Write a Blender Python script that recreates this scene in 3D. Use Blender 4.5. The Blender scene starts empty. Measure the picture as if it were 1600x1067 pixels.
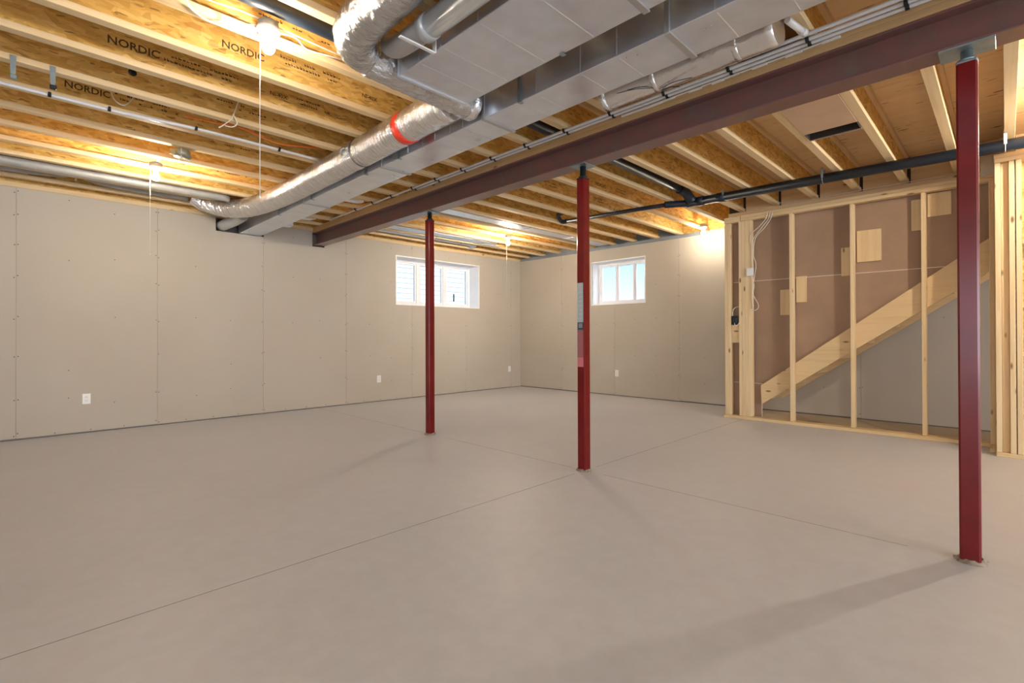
import bpy, math, random
from mathutils import Vector, Matrix
random.seed(7)
sc = bpy.context.scene
COL = sc.collection

# ------------------------------------------------------------------ camera
CAM_H = 1.08
cam = bpy.data.cameras.new('camera'); cam_o = bpy.data.objects.new('camera', cam); COL.objects.link(cam_o)
a, pt, roll = .78501, .00495, -.00317
F = Vector((math.cos(a)*math.cos(pt), math.sin(a)*math.cos(pt), math.sin(pt)))
R0 = Vector((math.sin(a), -math.cos(a), 0)); U0 = R0.cross(F)
R = R0*math.cos(roll)+U0*math.sin(roll); U = U0*math.cos(roll)-R0*math.sin(roll)
m = Matrix.Identity(4)
for i in range(3):
    m[i][0], m[i][1], m[i][2] = R[i], U[i], -F[i]
m[2][3] = CAM_H
cam_o.matrix_world = m
cam.sensor_width = 36; cam.lens = 772.5/1600*36
cam.shift_y = -(533.5-520.683)/1600
cam.clip_start = 0.05
sc.camera = cam_o

# ------------------------------------------------------------------ world, lights, exposure
SKY = .74
w = bpy.data.worlds.new('sky'); sc.world = w; w.use_nodes = True
nt = w.node_tree; nt.nodes.clear()
out = nt.nodes.new('ShaderNodeOutputWorld'); bg = nt.nodes.new('ShaderNodeBackground')
tc = nt.nodes.new('ShaderNodeTexCoord'); sep = nt.nodes.new('ShaderNodeSeparateXYZ'); rp = nt.nodes.new('ShaderNodeValToRGB')
nt.links.new(tc.outputs['Generated'], sep.inputs[0]); nt.links.new(sep.outputs['Z'], rp.inputs[0])
nt.links.new(rp.outputs[0], bg.inputs[0]); nt.links.new(bg.outputs[0], out.inputs[0])
e = rp.color_ramp.elements
e[0].position = 0.0; e[0].color = (.80, .88, .96, 1)
e[1].position = .16; e[1].color = (.36, .56, .92, 1)
x = e.new(.06); x.color = (.66, .80, .96, 1)
x = e.new(.6); x.color = (.30, .52, .92, 1)
bg.inputs[1].default_value = SKY

def area(name, loc, rot, sx, sy, power, col):
    l = bpy.data.lights.new(name, 'AREA'); l.shape = 'RECTANGLE'; l.size = sx; l.size_y = sy
    l.energy = power; l.color = col
    o = bpy.data.objects.new(name, l); COL.objects.link(o); o.location = loc; o.rotation_euler = rot
    return o
# added soft fill lights at the closed rear walls, several metres behind the camera
area('wall_rear_fill', (-6.9, -1.0, 1.3), (0, math.radians(-90), 0), 2.2, 6.0, 110, (.78, .88, 1))
area('wall_near_fill', (1.5, -8.9, 1.35), (math.radians(90), 0, 0), 7.0, 2.1, 285, (.78, .88, 1))
sun = bpy.data.lights.new('sun', 'SUN'); sun.energy = 2.0; sun.angle = .30
sun_o = bpy.data.objects.new('sun', sun); COL.objects.link(sun_o)
sun_o.rotation_euler = Vector((-1.6, 2.4, -1.15)).to_track_quat('-Z', 'Y').to_euler()
BULB = 480.0   # strength of a full-wattage bulb
WARM = (1, .875, .70)
sc.view_settings.view_transform = 'Standard'; sc.view_settings.look = 'None'
sc.view_settings.gamma = 1; sc.view_settings.use_curve_mapping = False
sc.view_settings.exposure = 1.17
sc.cycles.use_denoising = True
sc.cycles.max_bounces = 10; sc.cycles.diffuse_bounces = 6
sc.cycles.sample_clamp_indirect = 6

# ------------------------------------------------------------------ materials
def nodes(name):
    M = bpy.data.materials.new(name); M.use_nodes = True
    t = M.node_tree; b = t.nodes['Principled BSDF']
    return M, t, b
def N(t, ty, **kw):
    n = t.nodes.new(ty)
    for k, v in kw.items():
        if k.startswith('i_'): n.inputs[k[2:].replace('_', ' ')].default_value = v
        else: setattr(n, k, v)
    return n
def coords(t, scale=(1, 1, 1), rnd=True, rot=(0, 0, 0)):
    c = N(t, 'ShaderNodeTexCoord'); mp = N(t, 'ShaderNodeMapping')
    mp.inputs['Scale'].default_value = scale; mp.inputs['Rotation'].default_value = rot
    src = c.outputs['Object']
    if rnd:
        oi = N(t, 'ShaderNodeObjectInfo'); mu = N(t, 'ShaderNodeMath', operation='MULTIPLY'); mu.inputs[1].default_value = 37.0
        t.links.new(oi.outputs['Random'], mu.inputs[0])
        ad = N(t, 'ShaderNodeVectorMath', operation='ADD')
        t.links.new(src, ad.inputs[0]); t.links.new(mu.outputs[0], ad.inputs[1]); src = ad.outputs[0]
    t.links.new(src, mp.inputs['Vector'])
    return mp.outputs[0]
def ramp(t, fac, stops):
    r = N(t, 'ShaderNodeValToRGB'); els = r.color_ramp.elements
    els[0].position, els[0].color = stops[0][0], (*stops[0][1], 1)
    els[1].position, els[1].color = stops[-1][0], (*stops[-1][1], 1)
    for p, c in stops[1:-1]:
        k = els.new(p); k.color = (*c, 1)
    t.links.new(fac, r.inputs[0]); return r.outputs[0]
def mix(t, fac, a_, b_, mode='MIX'):
    n = N(t, 'ShaderNodeMix', data_type='RGBA', blend_type=mode)
    if isinstance(fac, float): n.inputs[0].default_value = fac
    else: t.links.new(fac, n.inputs[0])
    for k, v in ((6, a_), (7, b_)):
        if isinstance(v, tuple): n.inputs[k].default_value = (*v, 1)
        else: t.links.new(v, n.inputs[k])
    return n.outputs[2]
def bump(t, b, h, st, dist=.01):
    n = N(t, 'ShaderNodeBump'); n.inputs['Strength'].default_value = st; n.inputs['Distance'].default_value = dist
    t.links.new(h, n.inputs['Height']); t.links.new(n.outputs[0], b.inputs['Normal'])
def noise(t, v, s, d=4, r=.55):
    n = N(t, 'ShaderNodeTexNoise'); n.inputs['Scale'].default_value = s; n.inputs['Detail'].default_value = d; n.inputs['Roughness'].default_value = r
    t.links.new(v, n.inputs['Vector']); return n.outputs['Fac']
def plain(name, col, rough=.5, metal=0., var=.06, scale=8., spec=.5):
    M, t, b = nodes(name)
    f = noise(t, coords(t), scale)
    lo = tuple(c*(1-var) for c in col); hi = tuple(min(1, c*(1+var)) for c in col)
    t.links.new(ramp(t, f, [(.3, lo), (.7, hi)]), b.inputs['Base Color'])
    b.inputs['Roughness'].default_value = rough; b.inputs['Metallic'].default_value = metal
    b.inputs['Specular IOR Level'].default_value = spec
    return M
def lumber(name, axis, c1=(.72, .54, .31), c2=(.58, .40, .20), knots=True):
    M, t, b = nodes(name)
    s = [26., 26., 26.]; s['XYZ'.index(axis)] = 1.3
    f = noise(t, coords(t, tuple(s)), 1.0, 6, .6)
    c = ramp(t, f, [(.32, c2), (.5, tuple((p*2+q)/3 for p, q in zip(c1, c2))), (.72, c1)])
    if knots:
        ks = [9., 9., 9.]; ks['XYZ'.index(axis)] = 3.2
        v = N(t, 'ShaderNodeTexVoronoi'); v.inputs['Scale'].default_value = 1.0
        t.links.new(coords(t, tuple(ks)), v.inputs['Vector'])
        kf = ramp(t, v.outputs['Distance'], [(.06, (1, 1, 1)), (.13, (0, 0, 0))])
        c = mix(t, kf, c, (.22, .11, .045))
    t.links.new(c, b.inputs['Base Color']); b.inputs['Roughness'].default_value = .7
    bump(t, b, f, .12, .004)
    return M
def osb(name, c1, c2, c3):
    M, t, b = nodes(name)
    w1 = coords(t, (1, 1, 1)); nz = N(t, 'ShaderNodeTexNoise'); nz.inputs['Scale'].default_value = 9
    t.links.new(w1, nz.inputs['Vector'])
    def layer(rot, scl):
        mp = N(t, 'ShaderNodeMapping'); mp.inputs['Rotation'].default_value = rot; mp.inputs['Scale'].default_value = scl
        ad = N(t, 'ShaderNodeVectorMath', operation='MULTIPLY_ADD'); ad.inputs[1].default_value = (.05, .05, .05)
        t.links.new(nz.outputs['Color'], ad.inputs[0]); t.links.new(w1, ad.inputs[2])
        t.links.new(ad.outputs[0], mp.inputs['Vector'])
        v = N(t, 'ShaderNodeTexVoronoi'); v.inputs['Scale'].default_value = 1
        t.links.new(mp.outputs[0], v.inputs['Vector'])
        sp = N(t, 'ShaderNodeSeparateColor'); t.links.new(v.outputs['Color'], sp.inputs[0])
        return sp.outputs[0]
    l1 = layer((0, .5, 0), (11, 20, 34)); l2 = layer((0, -.7, .3), (15, 20, 48))
    ca = ramp(t, l1, [(.0, c1), (.6, c2), (1, c3)]); cb = ramp(t, l2, [(.0, c3), (.5, c2), (1, c1)])
    c = mix(t, .5, ca, cb)
    fl = ramp(t, layer((0, 1.0, 0), (24, 30, 120)), [(.955, (0, 0, 0)), (.98, (.75, .75, .75))])
    c = mix(t, fl, c, (.22, .11, .035))
    t.links.new(c, b.inputs['Base Color']); b.inputs['Roughness'].default_value = .65
    bump(t, b, l1, .1, .003)
    return M

M_osb = osb('osb_web', (.50, .25, .045), (.69, .42, .10), (.86, .59, .21))
M_flange = lumber('flange_lumber', 'X', (.77, .59, .35), (.67, .48, .25), knots=False)
M_lum_z = lumber('stud_lumber_upright', 'Z', (.78, .61, .37), (.66, .48, .26))
M_lum_y = lumber('lumber_along_beam', 'Y', (.76, .58, .34), (.63, .44, .22))
M_lum_x = lumber('lumber_along_joists', 'X', (.74, .56, .33), (.62, .43, .22))
M_nail = lumber('nailer_lumber', 'Y', (.62, .42, .21), (.52, .33, .15))
M_string = lumber('stringer_lumber', 'Y', (.74, .55, .31), (.66, .46, .24))
M_block = lumber('block_wood', 'Z', (.76, .58, .33), (.68, .48, .25))

# concrete
M_conc, t, b = nodes('concrete_floor')
v = coords(t, (1, 1, 1), rnd=False)
f1 = noise(t, v, .7, 3); f2 = noise(t, v, 9, 8, .65); f3 = noise(t, v, 90, 3)
c = ramp(t, f1, [(.3, (.535, .545, .59)), (.7, (.585, .595, .64))])
c = mix(t, .28, c, ramp(t, f2, [(.35, (.48, .475, .495)), (.65, (.64, .65, .685))]))
t.links.new(c, b.inputs['Base Color'])
t.links.new(ramp(t, f2, [(.3, (.40,)*3), (.7, (.58,)*3)]), b.inputs['Roughness'])
bump(t, b, f3, .04, .003)
M_joint = plain('joint_filler', (.10, .075, .06), .9)
M_under_bounce = plain('under_stair_bounce_tint', (.50, .42, .31), .8)  # tan colour paints warm bounce light onto the concrete
# gypsum board
M_dry, t, b = nodes('gypsum_board_face')
v = coords(t)
f1 = noise(t, v, 1.4, 3); f2 = noise(t, v, 60, 2)
t.links.new(ramp(t, f1, [(.3, (.475, .42, .345)), (.7, (.50, .45, .38))]), b.inputs['Base Color'])
b.inputs['Roughness'].default_value = .75; b.inputs['Specular IOR Level'].default_value = .35
M_edge = plain('gypsum_edge', (.20, .17, .15), .9)
M_dry_back = plain('gypsum_board_back_paper', (.36, .235, .155), .85, var=.1, scale=2.5)
M_paper_edge = plain('gypsum_white_edge', (.78, .70, .60), .8)
M_screw = plain('drywall_screw_head', (.07, .06, .055), .5)
# subfloor plywood
M_ply, t, b = nodes('subfloor_plywood')
f1 = noise(t, coords(t, (12, 1.2, 12)), 1.0, 6)
c = ramp(t, f1, [(.3, (.76, .55, .30)), (.7, (.84, .64, .38))])
f2 = noise(t, coords(t, (34, 6.5, 20)), 1.0, 1, .3)
c = mix(t, ramp(t, f2, [(.70, (0, 0, 0)), (.74, (.85, .85, .85))]), c, (.22, .10, .035))
t.links.new(c, b.inputs['Base Color']); b.inputs['Roughness'].default_value = .75
M_ply2 = lumber('block_plywood', 'Y', (.80, .60, .35), (.70, .49, .26))
# steel
M_beam, t, b = nodes('beam_red_oxide')
v = coords(t, rnd=False)
f1 = noise(t, v, 5.5, 8, .7); f2 = noise(t, v, 30, 6, .7)
c = ramp(t, f1, [(.40, (.205, .088, .078)), (.58, (.17, .090, .080)), (.72, (.155, .125, .112))])
c = mix(t, ramp(t, f2, [(.66, (0, 0, 0)), (.8, (.4, .4, .4))]), c, (.24, .17, .155))
t.links.new(c, b.inputs['Base Color']); b.inputs['Roughness'].default_value = .32; b.inputs['Coat Weight'].default_value = .2; b.inputs['Coat Roughness'].default_value = .25
M_post, t, b = nodes('post_red_paint')
v = coords(t)
f1 = noise(t, v, 6, 5, .6); f2 = noise(t, v, 55, 4, .7)
c = ramp(t, f1, [(.35, (.135, .004, .004)), (.7, (.185, .007, .007))])
c = mix(t, ramp(t, f2, [(.70, (0, 0, 0)), (.80, (.7, .7, .7))]), c, (.10, .035, .025))
t.links.new(c, b.inputs['Base Color']); b.inputs['Roughness'].default_value = .28
b.inputs['Coat Weight'].default_value = .12; b.inputs['Coat Roughness'].default_value = .15; b.inputs['Specular IOR Level'].default_value = .3
M_dark = plain('dark_steel', (.035, .042, .048), .4, .6)
M_greyst = plain('zinc_plate', (.32, .38, .40), .42, .8, .15, 14)
M_mortar = plain('mortar_blob', (.30, .255, .20), .9, 0, .45, 40)
# sheet metal
def sheet(name, col, rough, st, scl, var=.08):
    M, t, b = nodes(name)
    v = coords(t)
    f1 = noise(t, v, 7, 4); f2 = noise(t, v, scl, 3)
    lo = tuple(c*(1-var) for c in col)
    t.links.new(ramp(t, f1, [(.35, lo), (.7, col)]), b.inputs['Base Color'])
    b.inputs['Metallic'].default_value = .9
    t.links.new(ramp(t, f1, [(.3, (rough-.06,)*3), (.7, (rough+.08,)*3)]), b.inputs['Roughness'])
    bump(t, b, f2, st, .02)
    return M
M_galv = sheet('galvanised_sheet', (.78, .83, .92), .33, .05, 2.2, .12)
M_galv_d = sheet('galvanised_pipe', (.55, .55, .54), .5, .05, 5)
M_vent = plain('grey_vent_pipe', (.50, .51, .51), .32, .25, .05)
def foil(name, axis_scale, st, rough=.2, k=1.):
    M, t, b = nodes(name)
    f1 = noise(t, coords(t, axis_scale), 1.0, 5, .6); f2 = noise(t, coords(t, (9, 9, 9)), 1.0, 3)
    ad = N(t, 'ShaderNodeMath', operation='ADD'); t.links.new(f1, ad.inputs[0]); t.links.new(f2, ad.inputs[1])
    t.links.new(ramp(t, f2, [(.3, (.74*k,)*3), (.7, (.88*k,)*3)]), b.inputs['Base Color'])
    b.inputs['Metallic'].default_value = .92; b.inputs['Roughness'].default_value = rough
    bump(t, b, ad.outputs[0], st, .022)
    return M
M_foil = foil('crinkled_foil', (7, 34, 7), 1.0, .15)
M_foil_r = foil('rough_foil', (16, 34, 16), 1.0, .16, .78)
M_foil_s = foil('smooth_foil', (14, 14, 14), .3, .26)
M_tape_foil = foil('foil_tape', (40, 40, 40), .4, .18)
M_redtape = plain('red_tape', (.75, .045, .02), .3, 0, .2, 12)
M_abs = plain('black_abs_plastic', (.012, .019, .032), .42, 0, .3, 5)
M_print_w = plain('pale_print', (.5, .52, .55), .5)
M_pex = plain('white_pex', (.74, .76, .80), .3, 0, .04)
M_clip = plain('black_plastic_clip', (.012, .012, .013), .4)
M_cable = plain('white_cable_jacket', (.80, .74, .64), .45)
M_orange = plain('orange_cable', (.95, .24, .03), .4)
M_white = plain('white_plastic', (.82, .81, .79), .35, 0, .03)
M_porc = plain('white_porcelain', (.86, .84, .80), .25, 0, .02)
M_dull = plain('dull_grey_duct', (.36, .35, .33), .5, .3, .1)
M_box = plain('grey_metal_box', (.42, .40, .36), .5, .5, .15)
M_olive = plain('weathered_steel_box', (.36, .34, .24), .5, .4, .25, 20)
M_vinyl = plain('white_vinyl_frame', (.92, .92, .93), .35, 0, .02)
M_ink = plain('black_print_ink', (.085, .045, .015), .8)
M_stick = plain('grey_sticker', (.40, .46, .48), .35)
M_stick_r = plain('pink_sticker', (.62, .18, .20), .4)
M_stick_d = plain('dark_sticker_band', (.03, .06, .08), .4)
M_siding = plain('white_lap_siding', (.66, .74, .76), .6, 0, .03)
M_ground = plain('exterior_ground', (.30, .32, .24), .9, 0, .3, 3)
M_rim = plain('rim_insulation', (.22, .25, .28), .7, 0, .15, 4)
M_string_cord = plain('white_pull_cord', (.82, .76, .66), .6)
M_brass = plain('brass_bead', (.65, .5, .25), .3, .8)
M_glass, t, b = nodes('window_glass')
b.inputs['Base Color'].default_value = (.97, .99, .99, 1); b.inputs['Roughness'].default_value = .0
b.inputs['Transmission Weight'].default_value = 1; b.inputs['IOR'].default_value = 1.02
def bulb_glass(watt):
    M, t, b = nodes('lit_bulb_glass')
    b.inputs['Base Color'].default_value = (1, .95, .85, 1)
    b.inputs['Emission Color'].default_value = (*WARM, 1); b.inputs['Emission Strength'].default_value = BULB*watt
    return M

# ------------------------------------------------------------------ mesh helpers
class MB:
    def __init__(s): s.v = []; s.f = []; s.sm = []
    def add(s, vs, fs, smooth=False):
        o = len(s.v); s.v += [tuple(p) for p in vs]
        for q in fs: s.f.append(tuple(i+o for i in q)); s.sm.append(smooth)
        return s
    def box(s, x0, x1, y0, y1, z0, z1):
        return s.add([(x0, y0, z0), (x1, y0, z0), (x1, y1, z0), (x0, y1, z0), (x0, y0, z1), (x1, y0, z1), (x1, y1, z1), (x0, y1, z1)],
            [(3, 2, 1, 0), (4, 5, 6, 7), (0, 1, 5, 4), (1, 2, 6, 5), (2, 3, 7, 6), (3, 0, 4, 7)])
    def bbox(s, x0, x1, y0, y1, z0, z1, c=.003):
        """box with chamfered edges"""
        X, Y, Z = (x0, x1), (y0, y1), (z0, z1); sg = (1, -1)
        vs = []; idx = {}
        for i in (0, 1):
            for j in (0, 1):
                for k in (0, 1):
                    for ax in range(3):
                        p = [X[i]+sg[i]*c, Y[j]+sg[j]*c, Z[k]+sg[k]*c]
                        p[ax] = (X[i], Y[j], Z[k])[ax]
                        idx[i, j, k, ax] = len(vs); vs.append(tuple(p))
        g = lambda i, j, k, ax: idx[i, j, k, ax]
        fs = []
        for i in (0, 1): fs.append([g(i, 0, 0, 0), g(i, 1, 0, 0), g(i, 1, 1, 0), g(i, 0, 1, 0)])
        for j in (0, 1): fs.append([g(0, j, 0, 1), g(1, j, 0, 1), g(1, j, 1, 1), g(0, j, 1, 1)])
        for k in (0, 1): fs.append([g(0, 0, k, 2), g(1, 0, k, 2), g(1, 1, k, 2), g(0, 1, k, 2)])
        for i in (0, 1):
            for j in (0, 1): fs.append([g(i, j, 0, 0), g(i, j, 1, 0), g(i, j, 1, 1), g(i, j, 0, 1)])
        for i in (0, 1):
            for k in (0, 1): fs.append([g(i, 0, k, 0), g(i, 1, k, 0), g(i, 1, k, 2), g(i, 0, k, 2)])
        for j in (0, 1):
            for k in (0, 1): fs.append([g(0, j, k, 1), g(1, j, k, 1), g(1, j, k, 2), g(0, j, k, 2)])
        for i in (0, 1):
            for j in (0, 1):
                for k in (0, 1): fs.append([g(i, j, k, 0), g(i, j, k, 1), g(i, j, k, 2)])
        ctr = Vector(((x0+x1)/2, (y0+y1)/2, (z0+z1)/2)); fo = []
        for q in fs:
            P = [Vector(vs[i]) for i in q]; n = (P[1]-P[0]).cross(P[2]-P[0])
            if n.dot(sum(P, Vector())/len(P)-ctr) < 0: q = q[::-1]
            fo.append(tuple(q))
        return s.add(vs, fo)
    def prism(s, poly, ax, lo, hi):
        """poly: 2D points in the two other axes (in xyz order), extruded along ax"""
        n = len(poly); vs = []
        for h in (lo, hi):
            for p in poly:
                q = list(p); q.insert(ax, h); vs.append(tuple(q))
        fs = [tuple(range(n))[::-1], tuple(range(n, 2*n))]
        for i in range(n): fs.append((i, (i+1) % n, n+(i+1) % n, n+i))
        return s.add(vs, fs)
    def tube(s, path, r, n=12, cap=True, rf=None, smooth=True):
        P = [Vector(p) for p in path]
        T = []
        for i in range(len(P)):
            d = P[min(i+1, len(P)-1)]-P[max(i-1, 0)]; T.append(d.normalized())
        up = Vector((0, 0, 1)) if abs(T[0].z) < .9 else Vector((1, 0, 0))
        A = (up-T[0]*up.dot(T[0])).normalized(); vs = []; fs = []
        for i, p in enumerate(P):
            A = (A-T[i]*A.dot(T[i])).normalized(); B = T[i].cross(A)
            for k in range(n):
                th = 2*math.pi*k/n; rr = rf(i, k) if rf else (r[i] if isinstance(r, (list, tuple)) else r)
                vs.append(p+(A*math.cos(th)+B*math.sin(th))*rr)
        for i in range(len(P)-1):
            for k in range(n):
                fs.append((i*n+k, i*n+(k+1) % n, (i+1)*n+(k+1) % n, (i+1)*n+k))
        s.add(vs, fs, smooth)
        if cap:
            o = len(s.v)-len(vs)
            s.f.append(tuple(o+k for k in range(n))[::-1]); s.sm.append(False)
            o2 = o+(len(P)-1)*n
            s.f.append(tuple(o2+k for k in range(n))); s.sm.append(False)
        return s
    def lathe(s, c, prof, n=24, ax=2):
        """prof: list of (radius, height) about axis ax through c"""
        vs = []; fs = []
        for r_, h in prof:
            for k in range(n):
                th = 2*math.pi*k/n; q = [r_*math.cos(th), r_*math.sin(th)]; q.insert(ax, h)
                vs.append((c[0]+q[0], c[1]+q[1], c[2]+q[2]))
        for i in range(len(prof)-1):
            for k in range(n): fs.append((i*n+k, i*n+(k+1) % n, (i+1)*n+(k+1) % n, (i+1)*n+k))
        fs.append(tuple(range(n))[::-1]); o = (len(prof)-1)*n; fs.append(tuple(range(o, o+n)))
        return s.add(vs, fs, True)
    def torus(s, c, R_, r_, ax=2, n=20, k=6):
        pts = []
        for i in range(n+1):
            th = 2*math.pi*i/n; q = [R_*math.cos(th), R_*math.sin(th)]; q.insert(ax, 0)
            pts.append((c[0]+q[0], c[1]+q[1], c[2]+q[2]))
        return s.tube(pts, r_, k, cap=False)
    def build(s, name, mat, parent=None, bevel=0):
        me = bpy.data.meshes.new(name)
        org = Vector((0, 0, 0)); q = parent
        while q is not None: org += q.location; q = q.parent
        me.from_pydata([tuple(Vector(p)-org) for p in s.v], [], s.f)
        me.polygons.foreach_set('use_smooth', s.sm)
        mats = mat if isinstance(mat, list) else [mat]
        for q in mats: me.materials.append(q)
        me.update()
        o = bpy.data.objects.new(name, me); COL.objects.link(o)
        if parent is not None: o.parent = parent
        return o
def tag(o, label=None, cat=None, group=None, kind=None):
    for k, v in (('label', label), ('category', cat), ('group', group), ('kind', kind)):
        if v: o[k] = v
    return o
def empty(name, loc, label=None, cat=None, group=None, kind=None):
    o = bpy.data.objects.new(name, None); o.empty_display_size = .1; COL.objects.link(o); o.location = loc
    return tag(o, label, cat, group, kind)
def spline(pts, n=8):
    P = [Vector(p) for p in pts]; P = [P[0]*2-P[1]]+P+[P[-1]*2-P[-2]]; r_ = []
    for i in range(1, len(P)-2):
        for k in range(n):
            t_ = k/n; a_, b_, c_, d_ = P[i-1:i+3]
            r_.append(.5*((2*b_)+(c_-a_)*t_+(2*a_-5*b_+4*c_-d_)*t_*t_+(3*b_-a_-3*c_+d_)*t_**3))
    r_.append(P[-2]); return r_
def copy_tree(o, parent=None):
    c_ = o.copy(); COL.objects.link(c_); c_.parent = parent
    for ch in list(o.children): copy_tree(ch, c_)
    return c_

# ------------------------------------------------------------------ levels measured in the room
YA, XB = 7.345, 7.60            # faces of the two drywall walls
ZW = 2.655                      # top of the drywall
ZJ, ZS = 2.711, 3.0             # joist underside, subfloor underside
XP = 3.215                      # line of posts and beam
JY = {k: 3.31+.425*(k-8) for k in range(-2, 18)}
JY[0] = -.03; JY[1] = .335

# ------------------------------------------------------------------ floor
fl = MB().box(-7.2, 7.9, -9.2, 7.6, -.12, -.003).build('floor', M_joint); tag(fl, kind='structure')
g = .0026
for (x0, x1) in ((-7.2, XP-g), (XP+g, 7.9)):
    for (y0, y1) in ((-9.2, 2.393-g), (2.393+g, 7.6)):
        MB().box(x0, x1, y0, y1, -.003, 0).build('slab', M_conc, fl)
for q in ((-7.2, 7.9, 2.393-g, 2.393+g), (XP-g, XP+g, -9.2, 2.393-g), (XP-g, XP+g, 2.393+g, 7.6)): MB().box(*q, -.003, -.0004).build('joint_filler', M_joint, fl)
for q in ((XP-.13, XP+.16, 2.39-g, 2.40+g), (XP-g-.001, XP+g+.001, 2.22, 2.53), (XP-g-.001, XP+g+.001, -.06, .36), (XP-g-.001, XP+g+.001, 4.22, 4.64)): MB().box(*q, -.003, .0001).build('joint_patch', M_conc, fl)
MB().box(6.70, 7.612, -.6, 2.63, -.0029, .0006).build('under_stair_bounce_patch', M_under_bounce, fl)  # thin sheet over the slab carrying the painted bounce tint

# ------------------------------------------------------------------ gypsum board walls
def rects_minus(x0, x1, z0, z1, holes):
    xs = sorted({x0, x1}|{min(max(h[i], x0), x1) for h in holes for i in (0, 1)})
    zs = sorted({z0, z1}|{min(max(h[i], z0), z1) for h in holes for i in (2, 3)})
    xs = sorted(set(xs)); zs = sorted(set(zs)); cells = {}
    for i in range(len(xs)-1):
        for j in range(len(zs)-1):
            cx, cz = (xs[i]+xs[i+1])/2, (zs[j]+zs[j+1])/2
            cells[i, j] = not any(h[0] < cx < h[1] and h[2] < cz < h[3] for h in holes)
    return xs, zs, cells
def board(mb, xs, zs, cells, P):
    """slab of cells; P(u, w, d) -> point, d = 0 face, 1 back"""
    for (i, j), on in cells.items():
        if not on: continue
        u0, u1, w0, w1 = xs[i], xs[i+1], zs[j], zs[j+1]
        q = [P(u0, w0, 0), P(u1, w0, 0), P(u1, w1, 0), P(u0, w1, 0), P(u0, w0, 1), P(u1, w0, 1), P(u1, w1, 1), P(u0, w1, 1)]
        fs = [(0, 1, 2, 3), (7, 6, 5, 4)]
        if not cells.get((i-1, j)): fs.append((4, 0, 3, 7))
        if not cells.get((i+1, j)): fs.append((1, 5, 6, 2))
        if not cells.get((i, j-1)): fs.append((4, 5, 1, 0))
        if not cells.get((i, j+1)): fs.append((3, 2, 6, 7))
        mb.add(q, fs)
W1 = (4.575, 6.428, 1.634, 2.443)     # opening of the window in the left wall: x0 x1 z0 z1
W2 = (4.38, 5.475, 1.658, 2.426)      # opening of the window in the right wall: y0 y1 z0 z1
holesA = [(W1[0]-.001, W1[1]+.001, W1[2]-.001, W1[3]+.001), (1.845, 2.44, 2.475, 3.2), (3.125, 3.31, 2.43, 3.2)]
holesB = [W2]
# wall_left: concrete and framing behind the boards
W1o = (W1[0]-.022, W1[1]+.022, W1[2]-.022, W1[3]+.022); W2o = (W2[0]-.022, W2[1]+.022, W2[2]-.022, W2[3]+.022)
xs, zs, cl = rects_minus(-7.2, 7.9, -.1, 2.655, [W1o, (1.83, 2.46, 2.46, 3.3), (3.11, 3.33, 2.42, 3.3)])
mb = MB(); board(mb, xs, zs, cl, lambda u, w_, d: (u, YA+.0145+d*.12, w_))
xs, zs, cl = rects_minus(-7.2, 7.9, -.1, 3.05, [W1o])
board(mb, xs, zs, cl, lambda u, w_, d: (u, YA+.135+d*.26, w_))
wl = mb.build('wall_left', M_edge); tag(wl, kind='structure')
seams = [-7.2, -6.115, -4.895, -3.675, -2.455, -1.235, -.009, 1.213, 2.432, 3.66, 4.88, 6.10, 7.32, XB+.012]
rnd = random.Random(3)
for x0, x1 in zip(seams, seams[1:]):
    xs, zs, cl = rects_minus(x0+.0012, x1-.0012, .012+rnd.uniform(-.003, .005), ZW, holesA)
    mb = MB(); off = rnd.uniform(0, .0015)
    board(mb, xs, zs, cl, lambda u, w_, d: (u, YA+off+d*.0127, w_))
    mb.build('drywall_panel', M_dry, wl)
def screws(wall, pts, face):
    mb = MB()
    for u, w_ in pts:
        if face == 'A': mb.lathe((u, YA-.0002, w_), [(.0055, .004), (.0055, 0), (.002, -.0007)], 8, 1)
        else: mb.lathe((XB-.0002, u, w_), [(.0055, .004), (.0055, 0), (.002, -.0007)], 8, 0)
    o = mb.build('drywall_screw', M_screw, wall); o['kind'] = 'stuff'
pts = []
inside = lambda u, w_, hs: any(h[0]-.03 < u < h[1]+.03 and h[2]-.03 < w_ < h[3]+.03 for h in hs)
for s in seams[1:-1]:
    for z in (.05, .42, .86, 1.28, 1.72, 2.06, 2.38, 2.62):
        for d in (-.014, .014):
            if rnd.random() < .9: pts.append((s+d+rnd.uniform(-.003, .003), z+rnd.uniform(-.02, .02)))
    for z in (.36, .75, 1.32, 1.95, 2.55):
        for d in (.41, .81):
            if rnd.random() < .8: pts.append((s+d+rnd.uniform(-.008, .008), z+rnd.uniform(-.05, .05)))
    for d in (.3, .6, .9): pts.append((s+d, .035))
screws(wl, [p for p in pts if not inside(*p, holesA) and -2.0 < p[0] < XB-.03], 'A')
MB().bbox(-7.2, 7.66, YA+.004, YA+.10, ZW+.002, ZW+.056).build('top_plate', M_lum_x, wl)
MB().box(-7.2, 7.9, YA+.03, YA+.06, ZJ+.001, ZS).build('rim_board', M_osb, wl)
MB().bbox(-7.2, 7.66, YA-.02, YA+.02, ZJ+.07, ZJ+.108).build('ledger_strip', M_lum_x, wl)
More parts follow.
